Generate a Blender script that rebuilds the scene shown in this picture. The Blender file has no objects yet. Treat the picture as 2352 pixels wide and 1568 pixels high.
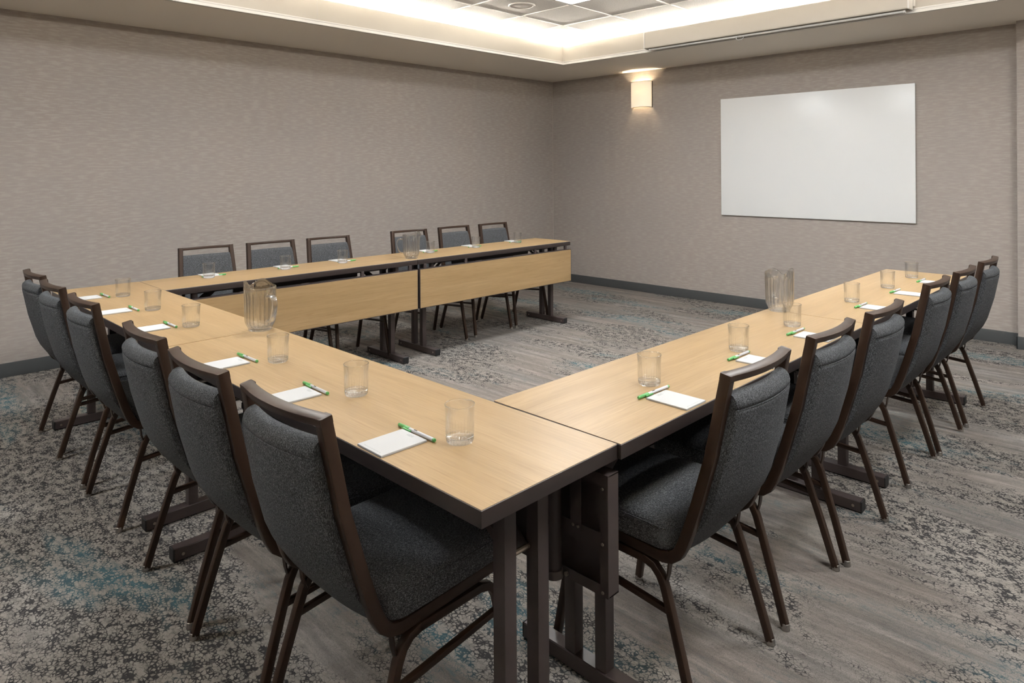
import bpy, bmesh, math, random
from mathutils import Vector, Matrix

random.seed(4)
SC = bpy.context.scene
COL = SC.collection
PI = math.pi

# ------------------------------------------------------------------ camera
FPX, CXP, CYP = 1559.1, 1176.0, 391.73
cam_d = bpy.data.cameras.new('camera')
cam = bpy.data.objects.new('camera', cam_d)
COL.objects.link(cam)
cam_d.sensor_fit = 'HORIZONTAL'
cam_d.sensor_width = 36.0
cam_d.lens = FPX * 36.0 / 2352.0
cam_d.shift_x = -(CXP - 1176.0) / 2352.0
cam_d.shift_y = -(784.0 - CYP) / 2352.0
cam_d.clip_start = 0.05
YAW, ROLL = 0.77827, -0.00593
cam.matrix_world = (Matrix.Translation((4.659, -0.923, 1.456)) @ Matrix.Rotation(YAW, 4, 'Z')
                    @ Matrix.Rotation(PI / 2, 4, 'X') @ Matrix.Rotation(ROLL, 4, 'Z'))
SC.camera = cam

# ------------------------------------------------------------------ world, exposure, lamp levels
world = bpy.data.worlds.new('world')
SC.world = world
world.use_nodes = True
world.node_tree.nodes['Background'].inputs[0].default_value = (0.5, 0.5, 0.5, 1)
world.node_tree.nodes['Background'].inputs[1].default_value = 0.0
SC.view_settings.view_transform = 'Standard'
SC.view_settings.look = 'None'
SC.view_settings.gamma = 1.0
SC.view_settings.use_curve_mapping = False
SC.view_settings.exposure = 0.0
SC.cycles.use_denoising = True
SC.cycles.max_bounces = 8
SC.cycles.transmission_bounces = 8
SC.cycles.diffuse_bounces = 4
SC.cycles.sample_clamp_indirect = 30.0
SC.cycles.glossy_bounces = 3
SC.cycles.use_adaptive_sampling = True
SC.cycles.adaptive_threshold = 0.1
SC.cycles.blur_glossy = 0.5
SC.cycles.use_light_tree = False
TROFFER = 53.0            # radiance of the ceiling panels
COVE = 310.0              # radiance of the strips in the ceiling cove
SCONCE_SHADE = 0.55
SCONCE_BULB = 330.0

# ------------------------------------------------------------------ measures (metres)
L = 1.829                 # table length
D = 0.463                 # table depth
HT = 0.7747               # table top height
TT = 0.039                # edge band height
XW, YW = -1.338, 5.943    # long wall, whiteboard wall
ZS = 2.635                # soffit
ZL = 2.843                # lip of the cove
ZC = 2.905                # tile ceiling
FX0, FY1 = -0.266, 4.900  # cove fascia
FX1, FY0 = 5.1, -2.6
XR, YF = 6.2, -3.7        # unseen walls
ZB = 0.101                # baseboard height


# ================================================================== materials
def new_mat(name):
    m = bpy.data.materials.new(name)
    m.use_nodes = True
    nt = m.node_tree
    b = nt.nodes['Principled BSDF']
    return m, nt, b


def plain(name, col, rough=0.5, metal=0.0, spec=0.5, emit=None, es=0.0):
    m, nt, b = new_mat(name)
    b.inputs['Base Color'].default_value = (*col, 1)
    b.inputs['Roughness'].default_value = rough
    b.inputs['Metallic'].default_value = metal
    b.inputs['Specular IOR Level'].default_value = spec
    if emit:
        b.inputs['Emission Color'].default_value = (*emit, 1)
        b.inputs['Emission Strength'].default_value = es
    return m


class N:
    """tiny node helper"""
    def __init__(self, nt):
        self.nt = nt

    def add(self, t, **kw):
        n = self.nt.nodes.new(t)
        for k, v in kw.items():
            setattr(n, k, v)
        return n

    def link(self, a, b):
        self.nt.links.new(a, b)

    def coords(self, kind='Object'):
        return self.add('ShaderNodeTexCoord').outputs[kind]

    def mapping(self, vec, scale=(1, 1, 1), loc=(0, 0, 0), rot=(0, 0, 0)):
        n = self.add('ShaderNodeMapping')
        n.inputs['Scale'].default_value = scale
        n.inputs['Location'].default_value = loc
        n.inputs['Rotation'].default_value = rot
        self.link(vec, n.inputs['Vector'])
        return n.outputs[0]

    def noise(self, vec, scale=1.0, detail=3.0, rough=0.5, dist=0.0):
        n = self.add('ShaderNodeTexNoise')
        n.inputs['Scale'].default_value = scale
        n.inputs['Detail'].default_value = detail
        n.inputs['Roughness'].default_value = rough
        n.inputs['Distortion'].default_value = dist
        self.link(vec, n.inputs['Vector'])
        return n.outputs['Fac']

    def ramp(self, fac, stops, interp='LINEAR'):
        n = self.add('ShaderNodeValToRGB')
        cr = n.color_ramp
        cr.interpolation = interp
        while len(cr.elements) < len(stops):
            cr.elements.new(0.5)
        for e, (p, c) in zip(cr.elements, stops):
            e.position = p
            e.color = (*c, 1) if len(c) == 3 else c
        self.link(fac, n.inputs[0])
        return n.outputs[0]

    def gray(self, fac, lo, hi, a=0.0, b=1.0, smooth=False):
        n = self.add('ShaderNodeMapRange')
        n.inputs[1].default_value = lo
        n.inputs[2].default_value = hi
        n.inputs[3].default_value = a
        n.inputs[4].default_value = b
        if smooth:
            n.interpolation_type = 'SMOOTHSTEP'
        self.link(fac, n.inputs[0])
        return n.outputs[0]

    def mix(self, fac, a, b, mode='MIX'):
        n = self.add('ShaderNodeMix', data_type='RGBA', blend_type=mode)
        if isinstance(fac, (int, float)):
            n.inputs[0].default_value = fac
        else:
            self.link(fac, n.inputs[0])
        for s, v in ((6, a), (7, b)):
            if isinstance(v, tuple):
                n.inputs[s].default_value = (*v, 1)
            else:
                self.link(v, n.inputs[s])
        return n.outputs[2]

    def math(self, op, a, b=0.0):
        n = self.add('ShaderNodeMath', operation=op)
        for i, v in ((0, a), (1, b)):
            if isinstance(v, (int, float)):
                n.inputs[i].default_value = v
            else:
                self.link(v, n.inputs[i])
        return n.outputs[0]

    def bump(self, h, strength, dist, bsdf):
        n = self.add('ShaderNodeBump')
        n.inputs['Strength'].default_value = strength
        n.inputs['Distance'].default_value = dist
        self.link(h, n.inputs['Height'])
        self.link(n.outputs[0], bsdf.inputs['Normal'])


def wood_mat():
    m, nt, b = new_mat('oak_laminate')
    n = N(nt)
    c = n.coords()
    info = n.add('ShaderNodeObjectInfo')
    sh = n.add('ShaderNodeVectorMath', operation='ADD')
    cmb = n.add('ShaderNodeCombineXYZ')
    rnd = n.math('MULTIPLY', info.outputs['Random'], 37.0)
    n.link(rnd, cmb.inputs[0]); n.link(rnd, cmb.inputs[1])
    n.link(c, sh.inputs[0]); n.link(cmb.outputs[0], sh.inputs[1])
    v = sh.outputs[0]
    broad = n.noise(n.mapping(v, (1.3, 16, 16)), 1.0, 4, 0.55, 0.4)
    fine = n.noise(n.mapping(v, (4, 230, 230)), 1.0, 4, 0.6)
    fleck = n.noise(n.mapping(v, (8, 170, 170), (3, 5, 1)), 1.0, 2, 0.5)
    base = n.ramp(broad, [(0.30, (0.368, 0.241, 0.114)), (0.52, (0.421, 0.283, 0.140)), (0.74, (0.461, 0.318, 0.166))])
    c1 = n.mix(n.gray(fine, 0.35, 0.66, 0.0, 0.50), base, (0.290, 0.190, 0.088))
    c2 = n.mix(n.gray(fleck, 0.61, 0.72, 0.0, 0.60), c1, (0.30, 0.18, 0.08))
    n.link(c2, b.inputs['Base Color'])
    b.inputs['Roughness'].default_value = 0.36
    b.inputs['Specular IOR Level'].default_value = 0.42
    n.bump(fine, 0.05, 0.001, b)
    return m


def wall_mat():
    m, nt, b = new_mat('linen_wallpaper')
    n = N(nt)
    c = n.coords()
    sep = n.add('ShaderNodeSeparateXYZ'); n.link(c, sep.inputs[0])
    s = n.math('ADD', sep.outputs[0], sep.outputs[1])
    cmb = n.add('ShaderNodeCombineXYZ')
    n.link(s, cmb.inputs[0]); n.link(sep.outputs[2], cmb.inputs[2])
    v = cmb.outputs[0]
    dash = n.noise(n.mapping(v, (13, 1, 88)), 1.0, 1.0, 0.4, 0.1)
    fine = n.noise(n.mapping(v, (60, 1, 300), (4, 0, 2)), 1.0, 2, 0.5)
    warp = n.noise(n.mapping(v, (260, 1, 30), (1, 0, 7)), 1.0, 2, 0.5)
    band = n.noise(n.mapping(v, (2.2, 1, 0.35), (9, 0, 1)), 1.0, 2, 0.5)
    col = n.ramp(dash, [(0.42, (0.384, 0.338, 0.302)), (0.53, (0.408, 0.362, 0.327)), (0.62, (0.452, 0.408, 0.372))])
    col = n.mix(n.gray(fine, 0.38, 0.62, 0.0, 0.20), col, (0.31, 0.265, 0.225))
    col = n.mix(n.gray(warp, 0.5, 0.7, 0.0, 0.18), col, (0.46, 0.42, 0.375))
    col = n.mix(n.gray(band, 0.38, 0.62, 0.0, 0.22), col, (0.375, 0.350, 0.330))
    n.link(col, b.inputs['Base Color'])
    b.inputs['Roughness'].default_value = 0.75
    b.inputs['Specular IOR Level'].default_value = 0.2
    n.bump(dash, 0.12, 0.002, b)
    return m


def carpet_mat():
    m, nt, b = new_mat('patterned_carpet')
    n = N(nt)
    c = n.coords()
    # pile streaks running along x
    streak = n.noise(n.mapping(c, (1.3, 19, 1)), 1.0, 4, 0.66, 0.3)
    tone_n = n.noise(n.mapping(c, (0.8, 4.0, 1), (11, 3, 0)), 1.0, 2, 0.55, 0.5)
    patchy = n.noise(n.mapping(c, (16, 52, 1), (2, 8, 0)), 1.0, 4, 0.68)
    tuft = n.noise(c, 330.0, 1, 0.6)
    base = n.ramp(streak, [(0.32, (0.118, 0.101, 0.089)), (0.45, (0.204, 0.179, 0.157)), (0.55, (0.275, 0.245, 0.216)), (0.67, (0.370, 0.336, 0.298))])
    tone = n.ramp(tone_n, [(0.34, (0.282, 0.238, 0.216)), (0.5, (0.272, 0.248, 0.224)), (0.66, (0.240, 0.242, 0.243))])
    base = n.mix(0.34, base, tone)
    base = n.mix(n.gray(patchy, 0.50, 0.66, 0.0, 0.60), base, (0.160, 0.141, 0.131))
    # blossom-like cells with dark gaps
    wob = n.add('ShaderNodeTexNoise'); wob.inputs['Scale'].default_value = 240; wob.inputs['Detail'].default_value = 2.5
    wob.inputs['Roughness'].default_value = 0.7
    n.link(c, wob.inputs['Vector'])
    off = n.add('ShaderNodeVectorMath', operation='MULTIPLY_ADD')
    n.link(wob.outputs['Color'], off.inputs[0])
    off.inputs[1].default_value = (0.0100, 0.0100, 0.0)
    n.link(c, off.inputs[2])
    cellv = n.mapping(off.outputs[0], (64, 83, 1))
    vor = n.add('ShaderNodeTexVoronoi', feature='DISTANCE_TO_EDGE')
    vor.inputs['Scale'].default_value = 1.0
    n.link(cellv, vor.inputs['Vector'])
    zone = n.noise(n.mapping(c, (0.62, 2.1, 1), (5.3, 1.2, 0)), 1.0, 4, 0.62, 0.4)
    # the pattern is densest on the camera's side of the tables
    sep = n.add('ShaderNodeSeparateXYZ'); n.link(c, sep.inputs[0])
    dense = n.math('MULTIPLY', n.gray(sep.outputs[1], 1.0, -0.6, 0.0, 0.15, True), n.gray(sep.outputs[0], 4.4, 3.4, 0.35, 1.0, True))
    zone_w = n.gray(n.math('ADD', zone, dense), 0.455, 0.55, 0.0, 1.0)
    thick_n = n.noise(n.mapping(c, (20, 27, 1), (7, 7, 0)), 1.0, 2, 0.6)
    thick = n.math('MULTIPLY', n.gray(thick_n, 0.32, 0.70, -0.02, 0.25), zone_w)
    d = n.math('SUBTRACT', thick, vor.outputs['Distance'])
    crack = n.gray(d, -0.035, 0.055, 0.0, 0.94)
    cell = n.ramp(patchy, [(0.30, (0.42, 0.386, 0.340)), (0.50, (0.34, 0.312, 0.277)), (0.68, (0.200, 0.183, 0.168))])
    base = n.mix(n.math('MULTIPLY', zone_w, 0.70), base, cell)
    teal_n = n.noise(n.mapping(c, (0.8, 2.6, 1), (21, 4.5, 0)), 1.0, 3, 0.6, 0.5)
    teal = n.gray(teal_n, 0.53, 0.65, 0.0, 0.75)
    crack_col = n.mix(teal, (0.032, 0.031, 0.033), (0.055, 0.165, 0.20))
    base = n.mix(n.math('MULTIPLY', teal, n.gray(patchy, 0.50, 0.64, 0.0, 0.55)), base, (0.105, 0.215, 0.24))
    col = n.mix(crack, base, crack_col)
    col = n.mix(n.gray(tuft, 0.36, 0.64, 0.30, 0.0), col, (0.05, 0.045, 0.042))
    n.link(col, b.inputs['Base Color'])
    b.inputs['Roughness'].default_value = 0.95
    b.inputs['Specular IOR Level'].default_value = 0.08
    h = n.math('SUBTRACT', n.math('MULTIPLY', tuft, 0.5), n.math('MULTIPLY', crack, 0.7))
    n.bump(h, 0.45, 0.004, b)
    return m


def fabric_mat(name, sx, sy, sz, lo, mid, hi):
    m, nt, b = new_mat(name)
    n = N(nt)
    c = n.coords()
    a = n.noise(n.mapping(c, (sx, sy, sz)), 1.0, 3, 0.65)
    a2 = n.noise(n.mapping(c, (sx * 2.4, sy * 2.4, sz * 2.4), (3, 1, 2)), 1.0, 2, 0.6)
    w = n.noise(n.mapping(c, (sz * .9, sz * .9 if sy > sz else sx * .9, sx * .9), (8, 2, 5)), 1.0, 2, 0.6)
    col = n.ramp(a, [(0.36, lo), (0.52, mid), (0.68, hi)])
    col = n.mix(n.gray(a2, 0.56, 0.70, 0.0, 0.55), col, hi)
    col = n.mix(n.gray(w, 0.56, 0.72, 0.0, 0.35), col, hi)
    col = n.mix(n.gray(w, 0.30, 0.44, 0.45, 0.0), col, lo)
    n.link(col, b.inputs['Base Color'])
    b.inputs['Roughness'].default_value = 0.9
    b.inputs['Specular IOR Level'].default_value = 0.15
    b.inputs['Sheen Weight'].default_value = 0.03
    b.inputs['Sheen Tint'].default_value = (0.55, 0.6, 0.68, 1)
    n.bump(a, 0.25, 0.0008, b)
    return m


def glass_mat(name, ior, solid, rough=0.0, edge=0.62, face=0.018):
    """clear thin-walled ware: sees straight through with Fresnel reflections, plus a share of refracting body"""
    m, nt, b = new_mat(name)
    n = N(nt)
    nt.nodes.remove(b)
    out = nt.nodes['Material Output'].inputs['Surface']
    lw = n.add('ShaderNodeLayerWeight'); lw.inputs['Blend'].default_value = 0.5
    fr = n.math('ADD', n.math('MULTIPLY', n.math('POWER', lw.outputs['Facing'], 3.2), edge), face)
    gl = n.add('ShaderNodeBsdfGlossy'); gl.inputs['Roughness'].default_value = 0.02
    gl.inputs['Color'].default_value = (1, 1, 1, 1)
    t = n.add('ShaderNodeBsdfTransparent')
    t.inputs['Color'].default_value = (0.996, 0.998, 0.998, 1)
    mx = n.add('ShaderNodeMixShader')
    n.link(fr, mx.inputs[0]); n.link(t.outputs[0], mx.inputs[1]); n.link(gl.outputs[0], mx.inputs[2])
    last = mx.outputs[0]
    if solid > 0:
        g = n.add('ShaderNodeBsdfGlass')
        g.inputs['Color'].default_value = (1, 1, 1, 1)
        g.inputs['Roughness'].default_value = rough
        g.inputs['IOR'].default_value = ior
        m2 = n.add('ShaderNodeMixShader'); m2.inputs[0].default_value = solid
        n.link(last, m2.inputs[1]); n.link(g.outputs[0], m2.inputs[2])
        last = m2.outputs[0]
    n.link(last, out)
    return m


def tile_mat():
    m, nt, b = new_mat('acoustic_tile')
    n = N(nt)
    c = n.coords()
    a = n.noise(c, 120, 3, 0.7)
    col = n.ramp(a, [(0.34, (0.62, 0.62, 0.61)), (0.46, (0.88, 0.88, 0.87)), (0.7, (0.92, 0.92, 0.91))])
    n.link(col, b.inputs['Base Color'])
    b.inputs['Roughness'].default_value = 0.95
    n.bump(a, 0.3, 0.003, b)
    return m


def pad_mat():
    # white paper with faint grey print along its head and foot and pale ruled lines
    m, nt, b = new_mat('note_paper')
    n = N(nt)
    c = n.coords()
    sep = n.add('ShaderNodeSeparateXYZ'); n.link(c, sep.inputs[0])
    x, y = sep.outputs[0], sep.outputs[1]

    def inside(v, lo, hi):
        return n.math('MULTIPLY', n.math('GREATER_THAN', v, lo), n.math('LESS_THAN', v, hi))
    head = n.math('MULTIPLY', inside(x, -0.013, 0.013), inside(y, 0.050, 0.060))
    foot = n.math('MULTIPLY', inside(x, -0.036, 0.036), inside(y, -0.060, -0.0575))
    letters = n.noise(n.mapping(c, (520, 420, 1)), 1.0, 1, 0.5)
    ink = n.math('MULTIPLY', n.math('MAXIMUM', head, foot), n.gray(letters, 0.46, 0.54, 0.0, 0.75))
    ruled = n.math('MULTIPLY', inside(n.math('FRACT', n.math('MULTIPLY', y, 155.0)), 0.0, 0.12), inside(y, -0.050, 0.042))
    col = n.mix(n.math('MULTIPLY', ruled, 0.12), (0.56, 0.559, 0.555), (0.35, 0.35, 0.35))
    col = n.mix(ink, col, (0.30, 0.33, 0.32))
    n.link(col, b.inputs['Base Color'])
    b.inputs['Roughness'].default_value = 0.8
    return m


M = dict(
    wood=wood_mat(), wall=wall_mat(), carpet=carpet_mat(), tile=tile_mat(), pad=pad_mat(),
    back_fabric=fabric_mat('charcoal_back_weave', 640, 640, 200, (0.016, 0.0165, 0.0175), (0.060, 0.061, 0.064), (0.235, 0.245, 0.262)),
    seat_fabric=fabric_mat('charcoal_seat_weave', 640, 200, 480, (0.020, 0.0205, 0.022), (0.074, 0.075, 0.079), (0.285, 0.295, 0.312)),
    bronze=plain('bronze_frame', (0.040, 0.0215, 0.0135), 0.36, 0.1, 0.36),
    table_steel=plain('brown_table_steel', (0.064, 0.048, 0.046), 0.42, 0.1, 0.45),
    band=plain('brown_edge_band', (0.036, 0.026, 0.0235), 0.38, 0.0, 0.5),
    rim=plain('pale_edge_highlight', (0.40, 0.375, 0.38), 0.35),  # bevel highlight put into a pale colour
    black=plain('black_plastic', (0.012, 0.012, 0.013), 0.5),
    nickel=plain('nickel_glide', (0.40, 0.385, 0.365), 0.38, 1.0),
    screw=plain('dull_screw', (0.42, 0.36, 0.30), 0.35, 0.9),
    glass=glass_mat('clear_glass', 1.46, 0.10),
    glass_base=glass_mat('thick_glass', 1.46, 0.60, 0.10),
    plastic=glass_mat('clear_moulded_plastic', 1.49, 0.34, 0.0, 0.85, 0.035),
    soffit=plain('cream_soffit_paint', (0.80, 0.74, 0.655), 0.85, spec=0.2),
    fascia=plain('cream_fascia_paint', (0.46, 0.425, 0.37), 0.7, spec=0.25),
    white_metal=plain('white_enamel', (0.62, 0.60, 0.57), 0.45),
    grid=plain('white_grid_bar', (0.80, 0.79, 0.77), 0.5),
    board=plain('white_marker_board', (0.84, 0.85, 0.845), 0.28, spec=0.35),
    board_edge=plain('board_edge_metal', (0.62, 0.62, 0.61), 0.35, 0.3),
    baseboard=plain('grey_vinyl_base', (0.075, 0.079, 0.081), 0.5, spec=0.35),
    bead=plain('corner_bead', (0.50, 0.45, 0.40), 0.6),
    green=plain('green_pen_plastic', (0.115, 0.40, 0.115), 0.35),
    pen_white=plain('white_pen_plastic', (0.58, 0.58, 0.61), 0.3),
    card=plain('grey_card', (0.36, 0.35, 0.36), 0.8),
    bar=plain('grey_screen_bar', (0.50, 0.49, 0.47), 0.4, 0.2),
    mesh=plain('speaker_mesh', (0.78, 0.76, 0.74), 0.7),
    panel_light=plain('lit_ceiling_diffuser', (0.8, 0.8, 0.8), 0.5, emit=(0.955, 0.985, 1.0), es=TROFFER),
    cove_light=plain('lit_cove_strip', (0.8, 0.8, 0.8), 0.5, emit=(1.0, 0.92, 0.80), es=COVE),
    shade=plain('lit_linen_shade', (0.78, 0.70, 0.58), 0.8, emit=(1.0, 0.88, 0.68), es=SCONCE_SHADE),
    bulb=plain('lit_bulb', (0.8, 0.8, 0.8), 0.5, emit=(1.0, 0.86, 0.62), es=SCONCE_BULB),
    brass=plain('dark_brass_wire', (0.22, 0.15, 0.08), 0.4, 0.8),
    ring=plain('clear_pull_ring', (0.75, 0.75, 0.74), 0.25, 0.4),
)


def shade_fix():
    nt = M['shade'].node_tree
    n = N(nt)
    tr = n.add('ShaderNodeBsdfTranslucent'); tr.inputs['Color'].default_value = (1.0, 0.85, 0.62, 1)
    mx = n.add('ShaderNodeMixShader'); mx.inputs[0].default_value = 0.09
    n.link(nt.nodes['Principled BSDF'].outputs[0], mx.inputs[1]); n.link(tr.outputs[0], mx.inputs[2])
    n.link(mx.outputs[0], nt.nodes['Material Output'].inputs['Surface'])


shade_fix()


# ================================================================== mesh helpers
class MB:
    def __init__(self):
        self.v, self.f = [], []

    def add(self, verts, faces):
        o = len(self.v)
        self.v += [tuple(p) for p in verts]
        self.f += [tuple(i + o for i in f) for f in faces]
        return self

    def box(self, x0, x1, y0, y1, z0, z1, bev=0.0, seg=2):
        if bev <= 0:
            vs = [(x, y, z) for z in (z0, z1) for y in (y0, y1) for x in (x0, x1)]
            return self.add(vs, [(0, 2, 3, 1), (4, 5, 7, 6), (0, 1, 5, 4), (2, 6, 7, 3), (0, 4, 6, 2), (1, 3, 7, 5)])
        bm = bmesh.new()
        bmesh.ops.create_cube(bm, size=1.0)
        for w in bm.verts:
            w.co = Vector(((x0 + x1) / 2 + w.co.x * (x1 - x0), (y0 + y1) / 2 + w.co.y * (y1 - y0), (z0 + z1) / 2 + w.co.z * (z1 - z0)))
        bmesh.ops.bevel(bm, geom=bm.edges[:], offset=bev, segments=seg, affect='EDGES', profile=0.6)
        bm.verts.index_update()
        self.add([w.co[:] for w in bm.verts], [tuple(w.index for w in f.verts) for f in bm.faces])
        bm.free()
        return self

    def sweep(self, path, sec, side=None, scale=None, cap=True):
        """section sec [(a, b)] carried along path; a goes along `side`, b along side x tangent"""
        P = [Vector(p) for p in path]
        vs, n = [], len(sec)
        for i, p in enumerate(P):
            t = (P[min(i + 1, len(P) - 1)] - P[max(i - 1, 0)]).normalized()
            if 0 < i < len(P) - 1:
                t1 = (P[i] - P[i - 1]).normalized(); t2 = (P[i + 1] - P[i]).normalized()
                t = (t1 + t2).normalized()
            s = Vector(side) if side else (Vector((0, 0, 1)).cross(t) if abs(t.z) < 0.95 else Vector((1, 0, 0)))
            s = (s - t * s.dot(t)).normalized()
            b = s.cross(t)
            k = scale[i] if scale else 1.0
            for (q, r) in sec:
                vs.append(p + s * q * k + b * r * k)
        fs = []
        for i in range(len(P) - 1):
            for j in range(n):
                a, c = i * n + j, i * n + (j + 1) % n
                fs.append((a, c, c + n, a + n))
        if cap:
            fs.append(tuple(reversed(range(n))))
            fs.append(tuple(range((len(P) - 1) * n, len(P) * n)))
        return self.add(vs, fs)

    def tube(self, a, b, r, n=16, r2=None):
        sec = [(math.cos(2 * PI * k / n), math.sin(2 * PI * k / n)) for k in range(n)]
        return self.sweep([a, b], sec, scale=[r, r if r2 is None else r2])

    def lathe(self, prof, n=32, centre=(0, 0, 0), fn=None):
        """prof [(r, z)]; r == 0 makes a pole. fn(i, ang, r, z) -> (r, z)"""
        vs, rings, fs = [], [], []
        for i, (r, z) in enumerate(prof):
            if r <= 1e-9:
                rings.append([len(vs)]); vs.append((centre[0], centre[1], centre[2] + z)); continue
            ring = []
            for k in range(n):
                a = 2 * PI * k / n
                rr, zz = fn(i, a, r, z) if fn else (r, z)
                ring.append(len(vs)); vs.append((centre[0] + rr * math.cos(a), centre[1] + rr * math.sin(a), centre[2] + zz))
            rings.append(ring)
        for A, B in zip(rings, rings[1:]):
            for k in range(n):
                k2 = (k + 1) % n
                if len(A) == 1 and len(B) == 1:
                    continue
                if len(A) == 1:
                    fs.append((A[0], B[k2], B[k]))
                elif len(B) == 1:
                    fs.append((A[k], A[k2], B[0]))
                else:
                    fs.append((A[k], A[k2], B[k2], B[k]))
        return self.add(vs, fs)

    def mesh(self, name, mat, smooth=35, recalc=False):
        me = bpy.data.meshes.new(name)
        me.from_pydata(self.v, [], self.f)
        me.validate()
        if recalc:
            bm = bmesh.new(); bm.from_mesh(me)
            bmesh.ops.recalc_face_normals(bm, faces=bm.faces[:])
            bm.to_mesh(me); bm.free()
        me.update()
        if smooth:
            for p in me.polygons:
                p.use_smooth = True
            me.set_sharp_from_angle(angle=math.radians(smooth))
        me.materials.append(M[mat])
        return me

    def obj(self, name, mat, parent=None, smooth=35, recalc=False):
        return link(name, self.mesh(name, mat, smooth, recalc), parent)


def link(name, data, parent=None):
    o = bpy.data.objects.new(name, data)
    COL.objects.link(o)
    if parent is not None:
        o.parent = parent
    return o


def rr(hw, hh, r=0.004, n=3):
    """rounded rectangle section"""
    pts = []
    for cx, cy, a0 in ((hw - r, hh - r, 0), (-hw + r, hh - r, 90), (-hw + r, -hh + r, 180), (hw - r, -hh + r, 270)):
        for k in range(n):
            a = math.radians(a0 + 90 * k / (n - 1))
            pts.append((cx + r * math.cos(a), cy + r * math.sin(a)))
    return pts


def empty(name, loc=(0, 0, 0), rz=0.0):
    o = bpy.data.objects.new(name, None)
    COL.objects.link(o)
    o.empty_display_size = 0.1
    o.location = loc
    o.rotation_euler = (0, 0, rz)
    return o


def tag(o, label, cat, group=None):
    o['label'] = label
    o['category'] = cat
    if group:
        o['group'] = group
    return o


def structure(o, label=None):
    o['kind'] = 'structure'
    if label:
        o['label'] = label
    return o


def copy_tree(o, parent=None):
    c = o.copy()
    COL.objects.link(c)
    c.parent = parent
    for ch in list(o.children):
        copy_tree(ch, c)
    return c


# ================================================================== the room
floor = structure(MB().box(XW - 0.1, XR + 0.1, YF - 0.1, YW + 0.1, -0.1, 0.0).obj('floor', 'carpet', smooth=0), 'grey streaked carpet with crackled and teal patches')
wl = structure(MB().box(XW - 0.12, XW, YF, YW + 0.12, 0, ZC + 0.2).obj('wall_left', 'wall', smooth=0), 'long taupe linen papered wall')
wb = structure(MB().box(XW, 3.72, YW, YW + 0.12, 0, ZC + 0.2).obj('wall_back', 'wall', smooth=0), 'taupe linen papered wall behind the whiteboard')
wj = structure(MB().box(3.72, XR, 5.812, YW + 0.12, 0, ZC + 0.2).obj('wall_corner', 'wall', smooth=0), 'papered wall face standing forward at the right edge')
wr = structure(MB().box(XR, XR + 0.12, YF, YW + 0.12, 0, ZC + 0.2).obj('wall_right', 'wall', smooth=0))
wf = structure(MB().box(XW, XR, YF - 0.12, YF, 0, ZC + 0.2).obj('wall_front', 'wall', smooth=0))


def base_profile_box(x0, x1, y0, y1):
    return MB().box(x0, x1, y0, y1, 0.0, ZB, 0.003, 2)


structure(base_profile_box(XW, XW + 0.010, YF, YW).obj('baseboard_left', 'baseboard'))
structure(base_profile_box(XW, 3.72, YW - 0.010, YW).obj('baseboard_back', 'baseboard'))
structure(MB().box(3.71, XR, 5.802, 5.812, 0, ZB, 0.003).box(3.71, 3.72, 5.802, YW, 0, ZB, 0.003).obj('baseboard_corner', 'baseboard'))
structure(base_profile_box(XR - 0.010, XR, YF, 5.81).obj('baseboard_right', 'baseboard'))
structure(base_profile_box(XW, XR, YF, YF + 0.010).obj('baseboard_front', 'baseboard'))
structure(MB().box(XW, XW + 0.004, YW - 0.004, YW, ZB, ZS).obj('trim_1', 'bead', smooth=0), 'pale bead down the corner of the papered walls')

# soffit ring with the cove trough above it
sof = MB()
for x0, x1, y0, y1 in ((XW, FX0 - 0.02, YF, YW), (FX1 + 0.02, XR, YF, YW), (FX0 - 0.02, FX1 + 0.02, FY1 + 0.02, YW), (FX0 - 0.02, FX1 + 0.02, YF, FY0 - 0.02)):
    sof.box(x0, x1, y0, y1, ZS, ZS + 0.03)
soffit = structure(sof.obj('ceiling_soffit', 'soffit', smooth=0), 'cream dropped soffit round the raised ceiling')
fas = MB()
fas.box(FX0 - 0.02, FX0, FY0, FY1 + 0.02, ZS + 0.0, ZL)
fas.box(FX1, FX1 + 0.02, FY0, FY1 + 0.02, ZS + 0.0, ZL)
fas.box(FX0, FX1, FY1, FY1 + 0.02, ZS + 0.0, ZL)
fas.box(FX0 - 0.02, FX1 + 0.02, FY0 - 0.02, FY0, ZS + 0.0, ZL)
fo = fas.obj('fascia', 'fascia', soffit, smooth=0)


def ring_prof(prof, name):
    """profile (inward offset, z) run round the four sides of the cove, mitred"""
    m = MB()
    n = len(prof)
    corners = ((FX0, FY0, 1, 1), (FX0, FY1, 1, -1), (FX1, FY1, -1, -1), (FX1, FY0, -1, 1))
    vs = []
    for x, y, sx, sy in corners:
        vs += [(x + o * sx, y + o * sy, z) for o, z in prof]
    fs = []
    for c in range(4):
        d = (c + 1) % 4
        for j in range(n):
            k = (j + 1) % n
            fs.append((c * n + j, c * n + k, d * n + k, d * n + j))
    m.add(vs, fs)
    return m.obj(name, 'white_metal', soffit, smooth=0, recalc=True)


ring_prof([(0, ZS + 0.038), (0.006, ZS + 0.036), (0.006, ZS + 0.027), (0.002, ZS + 0.025), (0.002, ZS + 0.022), (0.010, ZS + 0.020),
           (0.012, ZS + 0.010), (0.016, ZS + 0.008), (0.018, ZS - 0.002), (0, ZS - 0.002)], 'cornice_moulding')
sm = MB()
sm.box(FX0 - 0.0005, FX0 + 0.0012, 1.86, 1.8625, ZS + 0.04, ZL)
sm.box(FX0, FX0 + 0.0015, FY1 - 0.0015, FY1, ZS + 0.04, ZL)
sm.obj('joint_line', 'bar', soffit, smooth=0)

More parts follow.
